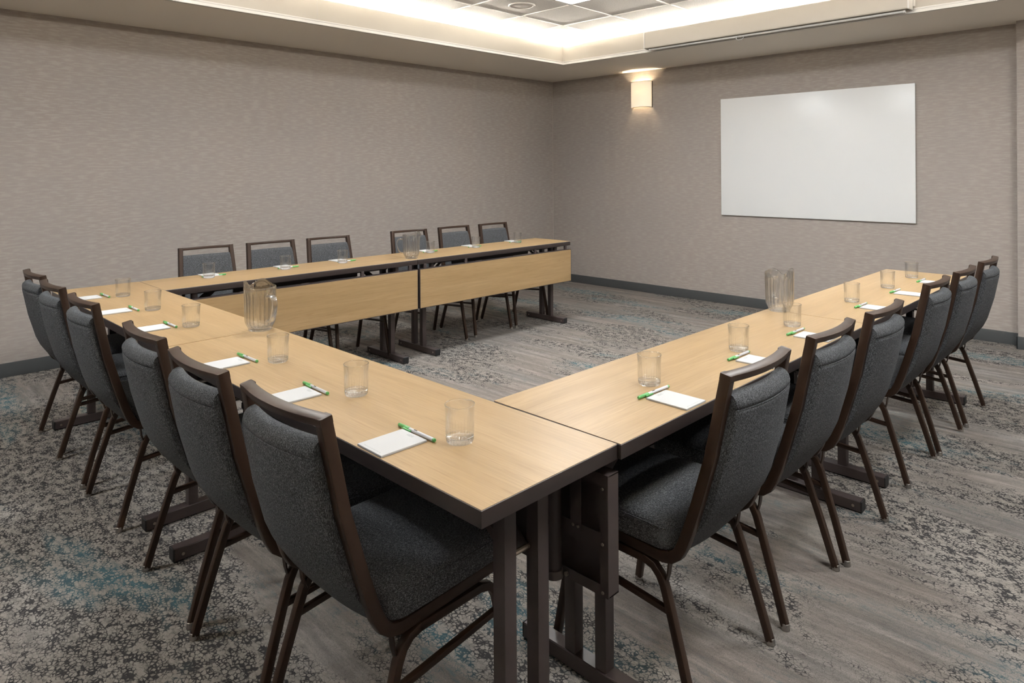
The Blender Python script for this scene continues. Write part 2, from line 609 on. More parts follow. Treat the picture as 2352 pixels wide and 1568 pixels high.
# tile ceiling: grid bars, acoustic tiles, one object each
ceiling = structure(MB().box(XW, XR, YF, YW, ZC + 0.03, ZC + 0.06).obj('ceiling', 'white_metal', smooth=0), 'white acoustic tile ceiling inside the cove')
TX0, TY0, TS = 0.247, 3.680, 0.6096
ix0, ix1 = -2, 8
iy0, iy1 = -11, 3
bars = MB()
for i in range(ix0, ix1 + 1):
    x = TX0 + i * TS
    o = MB().box(x - 0.012, x + 0.012, TY0 + iy0 * TS, TY0 + iy1 * TS, ZC - 0.005, ZC + 0.006).obj('grid_bar', 'grid', ceiling, smooth=0)
for j in range(iy0, iy1):
    y = TY0 + j * TS
    if j == 2:
        continue
    o = MB().box(TX0 + ix0 * TS, TX0 + ix1 * TS, y - 0.012, y + 0.012, ZC - 0.0055, ZC + 0.0055).obj('grid_bar', 'grid', ceiling, smooth=0)
TROF = {(1, -1), (4, -1), (7, -1), (1, -5), (7, -5), (1, -9)}  # first one is in view; the others are added to light the room
tile_me = MB().box(-TS / 2 + 0.006, TS / 2 - 0.006, -TS / 2 + 0.006, TS / 2 - 0.006, 0, 0.016, 0.003, 1).mesh('ceiling_tile', 'tile', 0)
for i in range(ix0, ix1):
    for j in range(iy0, iy1):
        if (i, j) in TROF or j == 2:
            continue
        t = link('ceiling_tile', tile_me, ceiling)
        t.location = (TX0 + (i + 0.5) * TS, TY0 + (j + 0.5) * TS, ZC + 0.002)
        t.rotation_euler = (0, 0, PI / 2 * ((i * 7 + j * 3) % 4))

MB().box(TX0 + ix0 * TS, TX0 + ix1 * TS, TY0 + 2 * TS - 0.008, TY0 + 3 * TS, ZC + 0.001, ZC + 0.014).obj('border_panel', 'tile', ceiling, smooth=0)

# recessed light panels
trof_lab = {(1, -1): 'lit square ceiling panel cut by the top edge of the picture',
            (4, -1): 'lit square ceiling panel added for its light above the middle of the whiteboard wall, out of the picture',
            (7, -1): 'lit square ceiling panel added for its light towards the right wall near the whiteboard, out of the picture',
            (1, -5): 'lit square ceiling panel added for its light above the left row of tables, out of the picture',
            (7, -5): 'lit square ceiling panel added for its light to the right of the camera, out of the picture',
            (1, -9): 'lit square ceiling panel added for its light behind the left row of chairs, out of the picture'}
pr = None
for i, j in sorted(TROF, key=lambda k: k != (1, -1)):
    if pr is None:
        pr = empty('ceiling_light')
        f = MB()
        h = TS / 2 - 0.012
        for a in (0, 1, 2, 3):
            ca, sa = round(math.cos(a * PI / 2)), round(math.sin(a * PI / 2))
            x0, x1, y0, y1 = h - 0.022, h, -h, h
            xs = sorted((x0 * ca - y0 * sa, x1 * ca - y1 * sa)); ys = sorted((x0 * sa + y0 * ca, x1 * sa + y1 * ca))
            f.box(xs[0], xs[1], ys[0], ys[1], -0.006, 0.014)
        f.obj('frame', 'bar', pr, smooth=0)
        MB().box(-h + 0.022, h - 0.022, -h + 0.022, h - 0.022, 0.004, 0.012).obj('diffuser', 'panel_light', pr, smooth=0)
        o = pr
    else:
        o = copy_tree(pr)
    o.location = (TX0 + (i + 0.5) * TS, TY0 + (j + 0.5) * TS, ZC)
    tag(o, trof_lab[(i, j)], 'light', 'recessed ceiling light panels')

# lamp tubes lying in the cove, just behind the lip
for k, (p0, p1, w) in enumerate((((FX0 - 0.095, FY0), (FX0 - 0.095, FY1 + 0.05), 'along the long papered wall'), ((FX0 - 0.05, FY1 + 0.095), (FX1, FY1 + 0.095), 'above the whiteboard wall'),
                                 ((FX1 + 0.095, FY0), (FX1 + 0.095, FY1), 'on the right side of the room'), ((FX0, FY0 - 0.095), (FX1, FY0 - 0.095), 'behind the camera'))):
    cx_, cy_ = (p0[0] + p1[0]) / 2, (p0[1] + p1[1]) / 2
    hx, hy = abs(p1[0] - p0[0]) / 2, abs(p1[1] - p0[1]) / 2
    e = empty('cove_light', (cx_, cy_, ZS + 0.03))
    MB().box(-hx - 0.018, hx + 0.018, -hy - 0.018, hy + 0.018, 0.0, 0.165).obj('channel', 'white_metal', e, smooth=0)
    MB().tube((-hx, -hy, 0.184), (hx, hy, 0.184), 0.008, 10).obj('lamp_tube', 'cove_light', e)
    tag(e, 'warm lamp tube hidden in the ceiling cove ' + w, 'light', 'cove lamp tubes')

# ceiling speaker
e = empty('ceiling_speaker', (0.543, 3.385, ZC - 0.002))
MB().lathe([(0.098, -0.001), (0.102, -0.006), (0.114, -0.006), (0.120, 0.0), (0.118, 0.004), (0.098, 0.004), (0.098, -0.001)], 48).obj('trim_ring', 'grid', e)
MB().lathe([(0, -0.006), (0.05, -0.0055), (0.098, -0.002), (0.098, 0.002), (0, 0.002)], 48).obj('grille', 'mesh', e)
MB().box(-0.012, 0.012, -0.003, 0.003, -0.0075, -0.005, 0.001, 1).obj('badge', 'white_metal', e)
tag(e, 'round white speaker grille set in a ceiling tile', 'speaker')

# ------------------------------------------------------------------ whiteboard
e = empty('whiteboard', (2.035, YW, 1.590))
MB().box(-0.935, 0.935, -0.022, -0.012, -0.627, 0.627, 0.0015, 2).obj('writing_surface', 'board', e)
MB().box(-0.931, 0.931, -0.012, -0.004, -0.623, 0.623).obj('backing', 'board_edge', e, smooth=0)
for sx in (-1, 1):
    for sz in (-1, 1):
        MB().box(sx * 0.7 - 0.03, sx * 0.7 + 0.03, -0.006, 0.0, sz * 0.45 - 0.03, sz * 0.45 + 0.03).obj('wall_mount', 'board_edge', e, smooth=0)
tag(e, 'large blank white marker board hung on the papered wall', 'whiteboard')

# ------------------------------------------------------------------ wall sconce
e = empty('wall_sconce', (0.085, YW, 2.349))
HW, HH, DP = 0.135, 0.152, 0.098


def arc(k, n, hw=HW, dp=DP):
    a = PI * k / n
    return (-hw * math.cos(a), -0.008 - dp * math.sin(a) ** 0.75)


n = 28
sh = MB()
vs, fs = [], []
for k in range(n + 1):
    for (hw, dp) in ((HW, DP), (HW - 0.0025, DP - 0.0025)):
        x, y = arc(k, n, hw, dp)
        vs += [(x, y, -HH), (x, y, HH)]
for k in range(n):
    a, b = 4 * k, 4 * k + 4
    fs += [(a, b, b + 1, a + 1), (a + 2, a + 3, b + 3, b + 2), (a, a + 2, b + 2, b), (a + 1, b + 1, b + 3, a + 3)]
sh.add(vs, fs)
sh.obj('shade', 'shade', e, recalc=True)
for z in (-HH, HH):
    path = [(arc(k, n)[0], arc(k, n)[1], z) for k in range(n + 1)]
    sec = [(0.0022 * math.cos(2 * PI * j / 6), 0.0022 * math.sin(2 * PI * j / 6)) for j in range(6)]
    MB().sweep(path, sec, side=(0, 0, 1)).obj('rim_wire', 'brass', e)
for sx in (-1, 1):
    MB().box(sx * HW - 0.002, sx * HW + 0.002, -0.012, 0.0, -HH - 0.004, HH + 0.004).obj('side_wire', 'brass', e, smooth=0)
MB().box(-0.055, 0.055, -0.012, 0.0, -0.06, 0.06, 0.003).obj('back_plate', 'white_metal', e)
MB().tube((0, -0.012, 0), (0, -0.045, 0), 0.010, 12).tube((0, -0.045, -0.035), (0, -0.045, 0.0), 0.016, 16).obj('socket', 'white_metal', e)
MB().lathe([(0, 0.0), (0.013, 0.0), (0.014, 0.012), (0.024, 0.03), (0.027, 0.045), (0.022, 0.062), (0.01, 0.072), (0, 0.074)], 20, (0, -0.045, 0.0)).obj('bulb', 'bulb', e)
tag(e, 'glowing half-round fabric wall sconce left of the whiteboard', 'lamp')

# ------------------------------------------------------------------ roll-up projection screen on the fascia
SX0, SX1 = 0.868, 3.213
e = empty('projection_screen', ((SX0 + SX1) / 2, FY1, ZS))
h = (SX1 - SX0) / 2
cas = MB()
sec = [(-0.012, 0.185), (-0.098, 0.185), (-0.106, 0.178), (-0.110, 0.030), (-0.106, 0.022), (-0.085, 0.020), (-0.085, 0.028), (-0.040, 0.028), (-0.040, 0.020), (-0.012, 0.020)]
vs = [(-h + 0.012, a, b) for a, b in sec] + [(h - 0.012, a, b) for a, b in sec]
m_ = len(sec)
cas.add(vs, [(k, (k + 1) % m_, (k + 1) % m_ + m_, k + m_) for k in range(m_)] + [tuple(range(m_)), tuple(reversed(range(m_, 2 * m_)))])
cas.obj('housing', 'fascia', e, smooth=0, recalc=True)
for s in (-1, 1):
    x = s * (h - 0.006)
    MB().box(x - 0.006, x + 0.006, -0.111, -0.010, 0.019, 0.187, 0.003).obj('end_cap', 'white_metal', e)
    MB().box(x - 0.02, x + 0.02, -0.018, 0.0, 0.05, 0.16).obj('wall_bracket', 'white_metal', e, smooth=0)
MB().tube((-h + 0.05, -0.062, 0.010), (h - 0.05, -0.062, 0.010), 0.011, 16).obj('bottom_bar', 'bar', e)
for s in (-1, 1):
    MB().tube((s * (h - 0.052), -0.062, 0.010), (s * (h - 0.035), -0.062, 0.010), 0.0125, 16).obj('bar_cap', 'white_metal', e)
rg = MB()
cx = 1.857 - (SX0 + SX1) / 2
path = [(cx + 0.034 * math.cos(2 * PI * k / 20), -0.074, -0.006 + 0.018 * math.sin(2 * PI * k / 20)) for k in range(21)]
rg.sweep(path, [(0.0028 * math.cos(2 * PI * j / 6), 0.0028 * math.sin(2 * PI * j / 6)) for j in range(6)], side=(0, 1, 0))
rg.obj('pull_ring', 'ring', e)
tag(e, 'long cream roll-up screen case under the cove with a pull ring', 'projection screen')


# ================================================================== tables
def make_table(feet, ends):
    """length on local x, sitter's side -y, modesty panel on +y, origin on the floor at the centre"""
    root = empty('seminar_table')
    hl, hd = L / 2 - 0.0025, D / 2 - 0.0018
    top = MB().box(-hl, hl, -hd, hd, HT - 0.0014, HT, 0.0003, 1).obj('tabletop', 'wood', root, smooth=0)
    MB().box(-hl - 0.0002, hl + 0.0002, -hd - 0.0002, hd + 0.0002, HT - 0.0032, HT - 0.0015).obj('laminate_edge_highlight', 'rim', root, smooth=0)  # pale strip painted in for the highlight on the bevelled top edge
    MB().box(-hl, hl, -hd, hd, HT - TT, HT - 0.0033, 0.0008, 2).obj('edge_band', 'band', root)
    # rails under the top
    zr = HT - TT
    for sy in (-1, 1):
        MB().box(-hl + 0.20, hl - 0.20, sy * 0.105 - 0.012, sy * 0.105 + 0.012, zr - 0.026, zr, 0.002, 1).obj('rail', 'table_steel', root)
    MB().box(-0.46, 0.46, 0.088, 0.100, zr - 0.052, zr - 0.001, 0.002, 1).obj('wire_tray', 'table_steel', root)
    for sx, inset in ((-1, feet[0]), (1, feet[1])):
        xc = sx * (L / 2 - inset)
        ft = MB().box(xc - 0.024, xc + 0.024, -0.243, 0.243, 0.004, 0.050, 0.003, 1).obj('foot', 'table_steel', root)
        for sy in (-1, 1):
            MB().box(xc - 0.0245, xc + 0.0245, sy * 0.243 - 0.004, sy * 0.243 + 0.004, 0.003, 0.051, 0.003, 1).obj('end_cap', 'black', ft)
            MB().lathe([(0, 0), (0.014, 0), (0.014, 0.008), (0, 0.008)], 12, (xc, sy * 0.20, -0.003)).obj('glide', 'black', ft)
            MB().tube((xc - 0.0236, sy * 0.212, 0.026), (xc - 0.0262, sy * 0.212, 0.026), 0.006, 10).tube((xc + 0.0236, sy * 0.212, 0.026), (xc + 0.0262, sy * 0.212, 0.026), 0.006, 10).obj('screw', 'screw', ft)
            y = sy * 0.056
            MB().box(xc - 0.0195, xc + 0.0195, y - 0.0195, y + 0.0195, 0.048, zr - 0.004, 0.003, 2).obj('leg', 'table_steel', root)
        MB().box(xc - 0.03, xc + 0.03, -0.16, 0.16, zr - 0.014, zr, 0.002, 1).obj('mounting_plate', 'table_steel', root)
        # folding brace, flat bar from a leg up to the rail
        xi = xc - sx * 0.235
        for sy in (-1, 1):
            y = sy * 0.030
            MB().sweep([(xc - sx * 0.012, y, 0.545), (xi, y, zr - 0.012)], rr(0.0035, 0.011, 0.001, 2), side=(0, 1, 0)).obj('brace', 'table_steel', root)
        MB().tube((xc - sx * 0.012, -0.046, 0.552), (xc - sx * 0.012, 0.046, 0.552), 0.007, 10).obj('brace_pin', 'screw', root)
    # modesty panel: laminate face in a shallow steel tray
    y0, y1 = hd - 0.027, hd + 0.0142
    z0, z1 = 0.397, 0.699
    xl, xr = -hl + ends[0], hl - ends[1]
    pan = MB().box(xl + 0.003, xr - 0.003, y1 - 0.006, y1 + 0.0005, z0 + 0.003, z1 - 0.003, 0.0006, 1).obj('modesty_panel', 'wood', root, smooth=0)
    fr = MB()
    fr.box(xl - 0.001, xr + 0.001, y0, y1, z0 - 0.0012, z0 + 0.0028)
    fr.box(xl - 0.001, xr + 0.001, y0, y1, z1 - 0.0028, z1 + 0.0012)
    fr.box(xl - 0.001, xl + 0.0028, y0, y1, z0, z1)
    fr.box(xr - 0.0028, xr + 0.001, y0, y1, z0, z1)
    fr.box(xl - 0.001, xr + 0.001, y0 - 0.002, y0 - 0.0002, z0 - 0.001, z0 + 0.026)
    fr.box(xl - 0.001, xr + 0.001, y0 - 0.002, y0 - 0.0002, z1 - 0.030, z1 + 0.001)
    fr.box(xl - 0.001, xl + 0.024, y0 - 0.002, y0 - 0.0002, z0 + 0.026, z1 - 0.030)
    fr.box(xr - 0.024, xr + 0.001, y0 - 0.002, y0 - 0.0002, z0 + 0.026, z1 - 0.030)
    fr.box(xl, xr, y1 - 0.014, y1 - 0.0062, z0, z1)
    fr.obj('tray', 'table_steel', pan, smooth=0)
    for sx in (-1, 1):
        xe = xl if sx < 0 else xr
        x = xe - sx * 0.16
        cr = MB()
        xa, xb = sorted((xe - sx * 0.02, xe - sx * 0.19))
        cr.box(xa, xb, y0 - 0.0035, y0 - 0.0021, 0.512, 0.553)
        cr.box(xe - sx * 0.10 - 0.018, xe - sx * 0.10 + 0.018, y0 - 0.005, y0 - 0.0036, 0.535, z1)
        cr.obj('stiffener', 'table_steel', pan, smooth=0)
        for xx, zz in ((0.108, 0.545), (0.092, 0.545), (0.014, 0.665), (0.014, 0.528), (0.014, 0.408)):
            r = MB().lathe([(0.0045, 0), (0.004, 0.002), (0, 0.003)], 8).obj('rivet', 'screw', pan)
            r.location = (xe - sx * xx, y0 - 0.005, zz); r.rotation_euler = (PI / 2, 0, 0)
        MB().tube((x, y0 - 0.022, 0.402), (x, y0 - 0.022, zr), 0.0205, 20).obj('hinge_tube', 'table_steel', pan)
        MB().lathe([(0.0207, 0), (0.0245, 0), (0.0245, 0.022), (0.0207, 0.022)], 20, (x, y0 - 0.022, 0.398)).box(x + sx * 0.004, x + sx * 0.036, y0 - 0.004, y0 - 0.0005, 0.398, 0.420).obj('collar', 'table_steel', pan)
        MB().tube((x + sx * 0.03, y0 - 0.010, 0.409), (x + sx * 0.03, y0 - 0.003, 0.409), 0.006, 8).obj('bolt', 'screw', pan)
    for x in (xl + 0.06, -0.42, 0.42, xr - 0.06):
        MB().box(x - 0.012, x + 0.012, y1 - 0.03, y1 - 0.012, z1 - 0.02, zr, 0.001, 1).obj('hanger', 'table_steel', root)
    return root


def rot_about(px, py, a, x, y):
    dx, dy = x - px, y - py
    return px + dx * math.cos(a) - dy * math.sin(a), py + dx * math.sin(a) + dy * math.cos(a)


FA, RA = -0.0035, -0.0079
spec = [
    ((L * 0.5, D / 2), 0.0, (0.095, 0.184), 'oak-topped folding table at the left end of the front row, below the farthest left chairs'),
    ((L * 1.5, D / 2), 0.0, (0.131, 0.113), 'oak-topped folding table at the near corner, largest in the picture'),
    (rot_about(D, D, FA, D / 2 - 0.004, D + L * 0.5), -PI / 2 + FA, (0.126, 0.15), 'oak-topped folding table of the back row joined to the front row'),
    (rot_about(D, D, FA, D / 2 - 0.004, D + L * 1.5), -PI / 2 + FA, (0.097, 0.181), 'oak-topped folding table of the back row nearest the room corner'),
    (rot_about(2 * L, D, RA, 2 * L - D / 2 + 0.008, D + L * 0.5 + 0.001), PI / 2 + RA, (0.157, 0.127), 'oak-topped folding table of the right row nearest the camera'),
    (rot_about(2 * L, D, RA, 2 * L - D / 2 + 0.008, D + L * 1.5 + 0.001), PI / 2 + RA, (0.188, 0.12), 'oak-topped folding table of the right row nearest the whiteboard wall'),
]
for k, ((x, y), rz, feet, lab) in enumerate(spec):
    t = make_table(feet, {2: (0.008, 0.020), 4: (0.020, 0.008)}.get(k, (0.008, 0.008)))
    t.location = (x, y, 0)
    t.rotation_euler = (0, 0, rz)
    tag(t, lab, 'table', 'folding tables set in a U')


# ================================================================== chairs
def up_path(z):
    """(y, z) of the back's centre line at height z"""
    P = ((0.085, 0.395), (0.062, 0.43), (0.040, 0.48), (0.012, 0.566), (-0.026, 0.704), (-0.068, 0.930), (-0.079, 0.99))
    for (y0, z0), (y1, z1) in zip(P, P[1:]):
        if z <= z1:
            return y0 + (y1 - y0) * (z - z0) / (z1 - z0)
    return P[-1][0]


def up_x(z):
    return 0.199 - (0.199 - 0.1725) * max(0.0, min(1.0, (z - 0.40) / 0.53))


def bow(x):
    return -0.022 * max(0.0, 1 - (x / 0.172) ** 2)


def make_chair():
    root = empty('banquet_chair')
    lean = math.atan2(0.042, 0.226)
    # L-shaped side frames
    yz = [(-0.06765, 0.9282), (-0.0466, 0.815), (-0.026, 0.704), (0.012, 0.566), (0.032, 0.500), (0.050, 0.450), (0.064, 0.423), (0.084, 0.407), (0.110, 0.401), (0.16, 0.402), (0.30, 0.408), (0.475, 0.414)]
    for s in (-1, 1):
        path = [(s * (up_x(z) if y < 0.1 else 0.199), y, z) for y, z in yz]
        MB().sweep(path, rr(0.0145, 0.0155, 0.004), side=(1, 0, 0)).obj('side_frame', 'bronze', root)
    # curved top rail
    path = []
    for k in range(15):
        x = -0.1866 + 0.3732 * k / 14
        path.append((x, -0.0660 + bow(x), 0.9195))
    sec = [(a * math.cos(lean) - b * math.sin(lean), a * math.sin(lean) + b * math.cos(lean)) for a, b in rr(0.0150, 0.0090, 0.002)]
    rail = MB()
    vs, nn = [], len(sec)
    for (x, y, z) in path:
        vs += [(x, y + a, z + b) for a, b in sec]
    fs = []
    for i in range(len(path) - 1):
        for j in range(nn):
            a, c = i * nn + j, i * nn + (j + 1) % nn
            fs.append((a, c, c + nn, a + nn))
    fs += [tuple(range(nn)), tuple(range((len(path) - 1) * nn, len(path) * nn))]
    rail.add(vs, fs).obj('top_rail', 'bronze', root, recalc=True)
    # upholstered back, a bowed pad between the uprights
    prof = []      # (height, offset from centre line: + front, - back)
    z0, z1 = 0.388, 0.856
    zs = [z0 + (z1 - z0) * k / 16 for k in range(17)]
    back = [(0.396, 0.013), (0.394, 0.010), (0.398, 0.006), (0.420, 0.002), (0.455, -0.008), (0.495, -0.020), (0.535, -0.031)] + [(z, -0.036) for z in (0.58, 0.64, 0.70, 0.75, 0.79, 0.82, 0.832)]
    back += [(0.8385, -0.0355), (0.8420, -0.0310), (0.8455, -0.0340), (0.856, -0.0335), (0.866, -0.0290), (0.8735, -0.0180), (0.8755, -0.006)]
    front = [(0.8735, 0.006), (0.866, 0.012), (0.850, 0.0165)] + [(z, 0.020) for z in (0.80, 0.74, 0.68, 0.62, 0.56, 0.51)] + [(0.46, 0.021), (0.42, 0.020), (0.402, 0.017)]
    prof = back + front
    pm = MB()
    nx = 28
    np_ = len(prof)
    vs = []
    for i in range(nx + 1):
        u = -1 + 2 * i / nx
        e_ = 1 - max(0.0, abs(u) - 0.972) / 0.028
        k = math.sqrt(max(0.0, 1 - (1 - e_) ** 2)) * 0.12 + 0.88
        for z, o in prof:
            hw = up_x(z) - 0.0130
            x = u * hw
            zz = z
            y = up_path(zz) + bow(x) + o * k
            vs.append((x, y, zz + o * 0.25))
    fs = []
    for i in range(nx):
        for j in range(np_):
            a, c = i * np_ + j, i * np_ + (j + 1) % np_
            fs.append((a, c, c + np_, a + np_))
    fs += [tuple(range(np_)), tuple(range(nx * np_, (nx + 1) * np_))]
    bk = pm.add(vs, fs).obj('backrest', 'back_fabric', root, smooth=60, recalc=True)
    wp = [(u * (up_x(.83) - 0.016), up_path(0.842) + bow(u * 0.17) - 0.0340, 0.842 - 0.0085) for u in [-1 + 2 * k / 16 for k in range(17)]]
    MB().sweep(wp, [(0.0022 * math.cos(2 * PI * j / 6), 0.0022 * math.sin(2 * PI * j / 6)) for j in range(6)], side=(0, 0, 1)).obj('piping', 'back_fabric', bk)
    # seat cushion

    def ring(inset, z, n=6, r=0.055):
        hw, y0, y1 = 0.213 - inset, 0.072 + inset, 0.512 - inset
        r = max(0.004, r - inset)
        pts = []
        for cx, cy, a0 in ((hw - r, y1 - r, 0), (-hw + r, y1 - r, 90), (-hw + r, y0 + r, 180), (hw - r, y0 + r, 270)):
            for k in range(n):
                a = math.radians(a0 + 90 * k / (n - 1))
                pts.append((cx + r * math.cos(a), cy + r * math.sin(a), z))
        return pts
    rings = [(0.05, 0.4165), (0.010, 0.4165), (0.002, 0.420), (0.0, 0.430), (0.0, 0.470), (0.001, 0.4765), (0.0035, 0.4785), (0.003, 0.482), (0.008, 0.489), (0.017, 0.494), (0.035, 0.498), (0.07, 0.5025), (0.12, 0.5055), (0.18, 0.507)]
    sm_ = MB(); vs, fs = [], []
    for a, z in rings:
        vs += ring(a, z)
    nr = 24
    for i in range(len(rings) - 1):
        for j in range(nr):
            a, c = i * nr + j, i * nr + (j + 1) % nr
            fs.append((a, c, c + nr, a + nr))
    fs += [tuple(reversed(range(nr))), tuple(range((len(rings) - 1) * nr, len(rings) * nr))]
    seat = sm_.add(vs, fs).obj('seat', 'seat_fabric', root, smooth=60)
    rp = ring(0.0015, 0.479)
    MB().sweep(rp + rp[:1], [(0.0022 * math.cos(2 * PI * j / 6), 0.0022 * math.sin(2 * PI * j / 6)) for j in range(6)], side=(0, 0, 1), cap=False).obj('piping', 'seat_fabric', seat)
    # legs: bent square tube, each with a nickel glide
    sq = rr(0.0115, 0.0115, 0.004)
    xs = lambda z: 0.222 - (0.222 - 0.205) * min(1.0, z / 0.36)
    rear = [(0.004, 0.012), (0.045, 0.148), (0.085, 0.272), (0.102, 0.322), (0.116, 0.348), (0.138, 0.368), (0.168, 0.376)]
    fore = [(0.482, 0.012), (0.455, 0.17), (0.436, 0.290), (0.428, 0.328), (0.416, 0.352), (0.398, 0.368), (0.368, 0.376)]
    for s in (-1, 1):
        for pth in (rear, fore):
            lg = MB().sweep([(s * xs(z), y, z) for y, z in pth], sq, side=(1, 0, 0)).obj('leg', 'bronze', root)
            y0 = pth[0][0]
            MB().lathe([(0.0105, 0.022), (0.0122, 0.020), (0.0126, 0.007), (0.0138, 0.004), (0.0138, 0.0015), (0.011, 0.0), (0, 0.0)], 14, (s * 0.222, y0 - (0.002 if pth is rear else -0.002), 0)).obj('glide', 'nickel', lg)
        MB().sweep([(s * 0.205, 0.166, 0.376), (s * 0.205, 0.370, 0.376)], sq, side=(1, 0, 0)).obj('seat_rail', 'bronze', root)
        MB().sweep([(s * 0.2095, 0.084, 0.262), (s * 0.2085, 0.437, 0.292)], rr(0.0085, 0.0085, 0.003), side=(1, 0, 0)).obj('stretcher', 'bronze', root)
        # small stacking bracket between frame bend and rear leg
        bp = [(0.090, 0.394), (0.095, 0.356), (0.103, 0.330)]
        MB().sweep([(s * 0.199, y, z) for y, z in bp], rr(0.010, 0.0022, 0.001, 2), side=(1, 0, 0)).obj('stacking_bracket', 'bronze', root)
    MB().box(-0.19, 0.19, 0.15, 0.175, 0.402, 0.4165, 0.002, 1).obj('cross_bar', 'bronze', root)
    MB().box(-0.19, 0.19, 0.42, 0.445, 0.402, 0.4165, 0.002, 1).obj('cross_bar', 'bronze', root)
    return root


chair0 = make_chair()
first = [True]


def place_chair(x, y, rz, lab, grp):
    c = chair0 if first[0] else copy_tree(chair0)
    first[0] = False
    c.location = (x, y, 0)
    c.rotation_euler = (0, 0, rz)
    tag(c, lab, 'chair', grp)


ORD = ['nearest the camera', 'second from the camera', 'third from the camera', 'fourth from the camera', 'fifth from the camera', 'farthest from the camera']
NEAR = [(3.162, -0.106, 0.03), (2.678, -0.119, 0.0), (2.174, -0.104, -0.012), (1.362, -0.092, 0.012), (0.815, -0.090, 0.008), (0.308, -0.071, 0.02)]
for k, (x, y, r) in enumerate(NEAR):
    place_chair(x, y, r, 'charcoal fabric chair seen from behind in the left row, ' + ORD[k], 'chairs along the left row')
RIGHT = [(0.888, 3.757, 0.0), (1.430, 3.763, 0.012), (1.930, 3.783, 0.0), (2.764, 3.770, 0.0), (3.266, 3.785, 0.0), (3.804, 3.797, -0.01)]
for k, (y, x, r) in enumerate(RIGHT):
    place_chair(x, y, PI / 2 + RA + r, 'charcoal fabric chair seen from behind in the right row, ' + ORD[k], 'chairs along the right row')
FAR = [(0.990, -0.234, -0.03), (1.468, -0.222, -0.02), (1.948, -0.204, -0.03), (2.755, -0.208, -0.06), (3.294, -0.219, 0.0), (3.810, -0.220, -0.01)]
FORD = ['leftmost of the six', 'second from the left', 'third from the left', 'fourth from the left', 'fifth from the left', 'rightmost of the six']
for k, (y, x, r) in enumerate(FAR):
    place_chair(x, y, -PI / 2 + r, 'charcoal fabric chair facing us behind the back row, ' + FORD[k], 'chairs along the back row')


# ================================================================== tumblers
def make_glass():
    n = 96
    rib = 24
    wall = [(0.0348, 0.0150), (0.0350, 0.022), (0.0356, 0.036), (0.0362, 0.050), (0.0366, 0.058),
            (0.0372, 0.070), (0.0380, 0.088), (0.0383, 0.0932), (0.0364, 0.0932), (0.0362, 0.088), (0.0352, 0.066), (0.0336, 0.036), (0.0322, 0.0165), (0.0348, 0.0150)]
    rim = [(0.0383, 0.0932), (0.0386, 0.0942), (0.0384, 0.0955), (0.0374, 0.0962), (0.0364, 0.0955), (0.0362, 0.0942), (0.0364, 0.0932), (0.0383, 0.0932)]
    base = [(0.0, 0.002), (0.024, 0.002), (0.0315, 0.0005), (0.0338, 0.004), (0.0345, 0.010), (0.0347, 0.0148), (0.0322, 0.0160), (0.027, 0.0152), (0.018, 0.0145), (0.0, 0.0148)]

    def fw(i, a, r, z):
        if 0 <= i <= 5:
            t = 1.0 if z < 0.036 else max(0.0, 1 - (z - 0.036) / 0.024)
            r = r + t * 0.0014 * (abs(math.cos(a * rib / 2)) * 2 - 1.3)
        return r, z

    def fb(i, a, r, z):
        if 3 <= i <= 5:
            r = r + 0.0010 * (abs(math.cos(a * rib / 2)) * 2 - 1.3)
        return r, z
    return MB().lathe(wall, n, fn=fw).mesh('wall', 'glass', 40, recalc=True), MB().lathe(base, n, fn=fb).mesh('base', 'glass_base', 40, recalc=True), MB().lathe(rim, 64).mesh('rim', 'glass_base', 50, recalc=True)


wall_me, base_me, rim_me = make_glass()


def put_glass(x, y, lab, grp):
    o = empty('tumbler', (x, y, HT), random.uniform(0, 0.26))
    link('wall', wall_me, o)
    link('base', base_me, o)
    link('rim', rim_me, o)
    tag(o, lab, 'glass', grp)


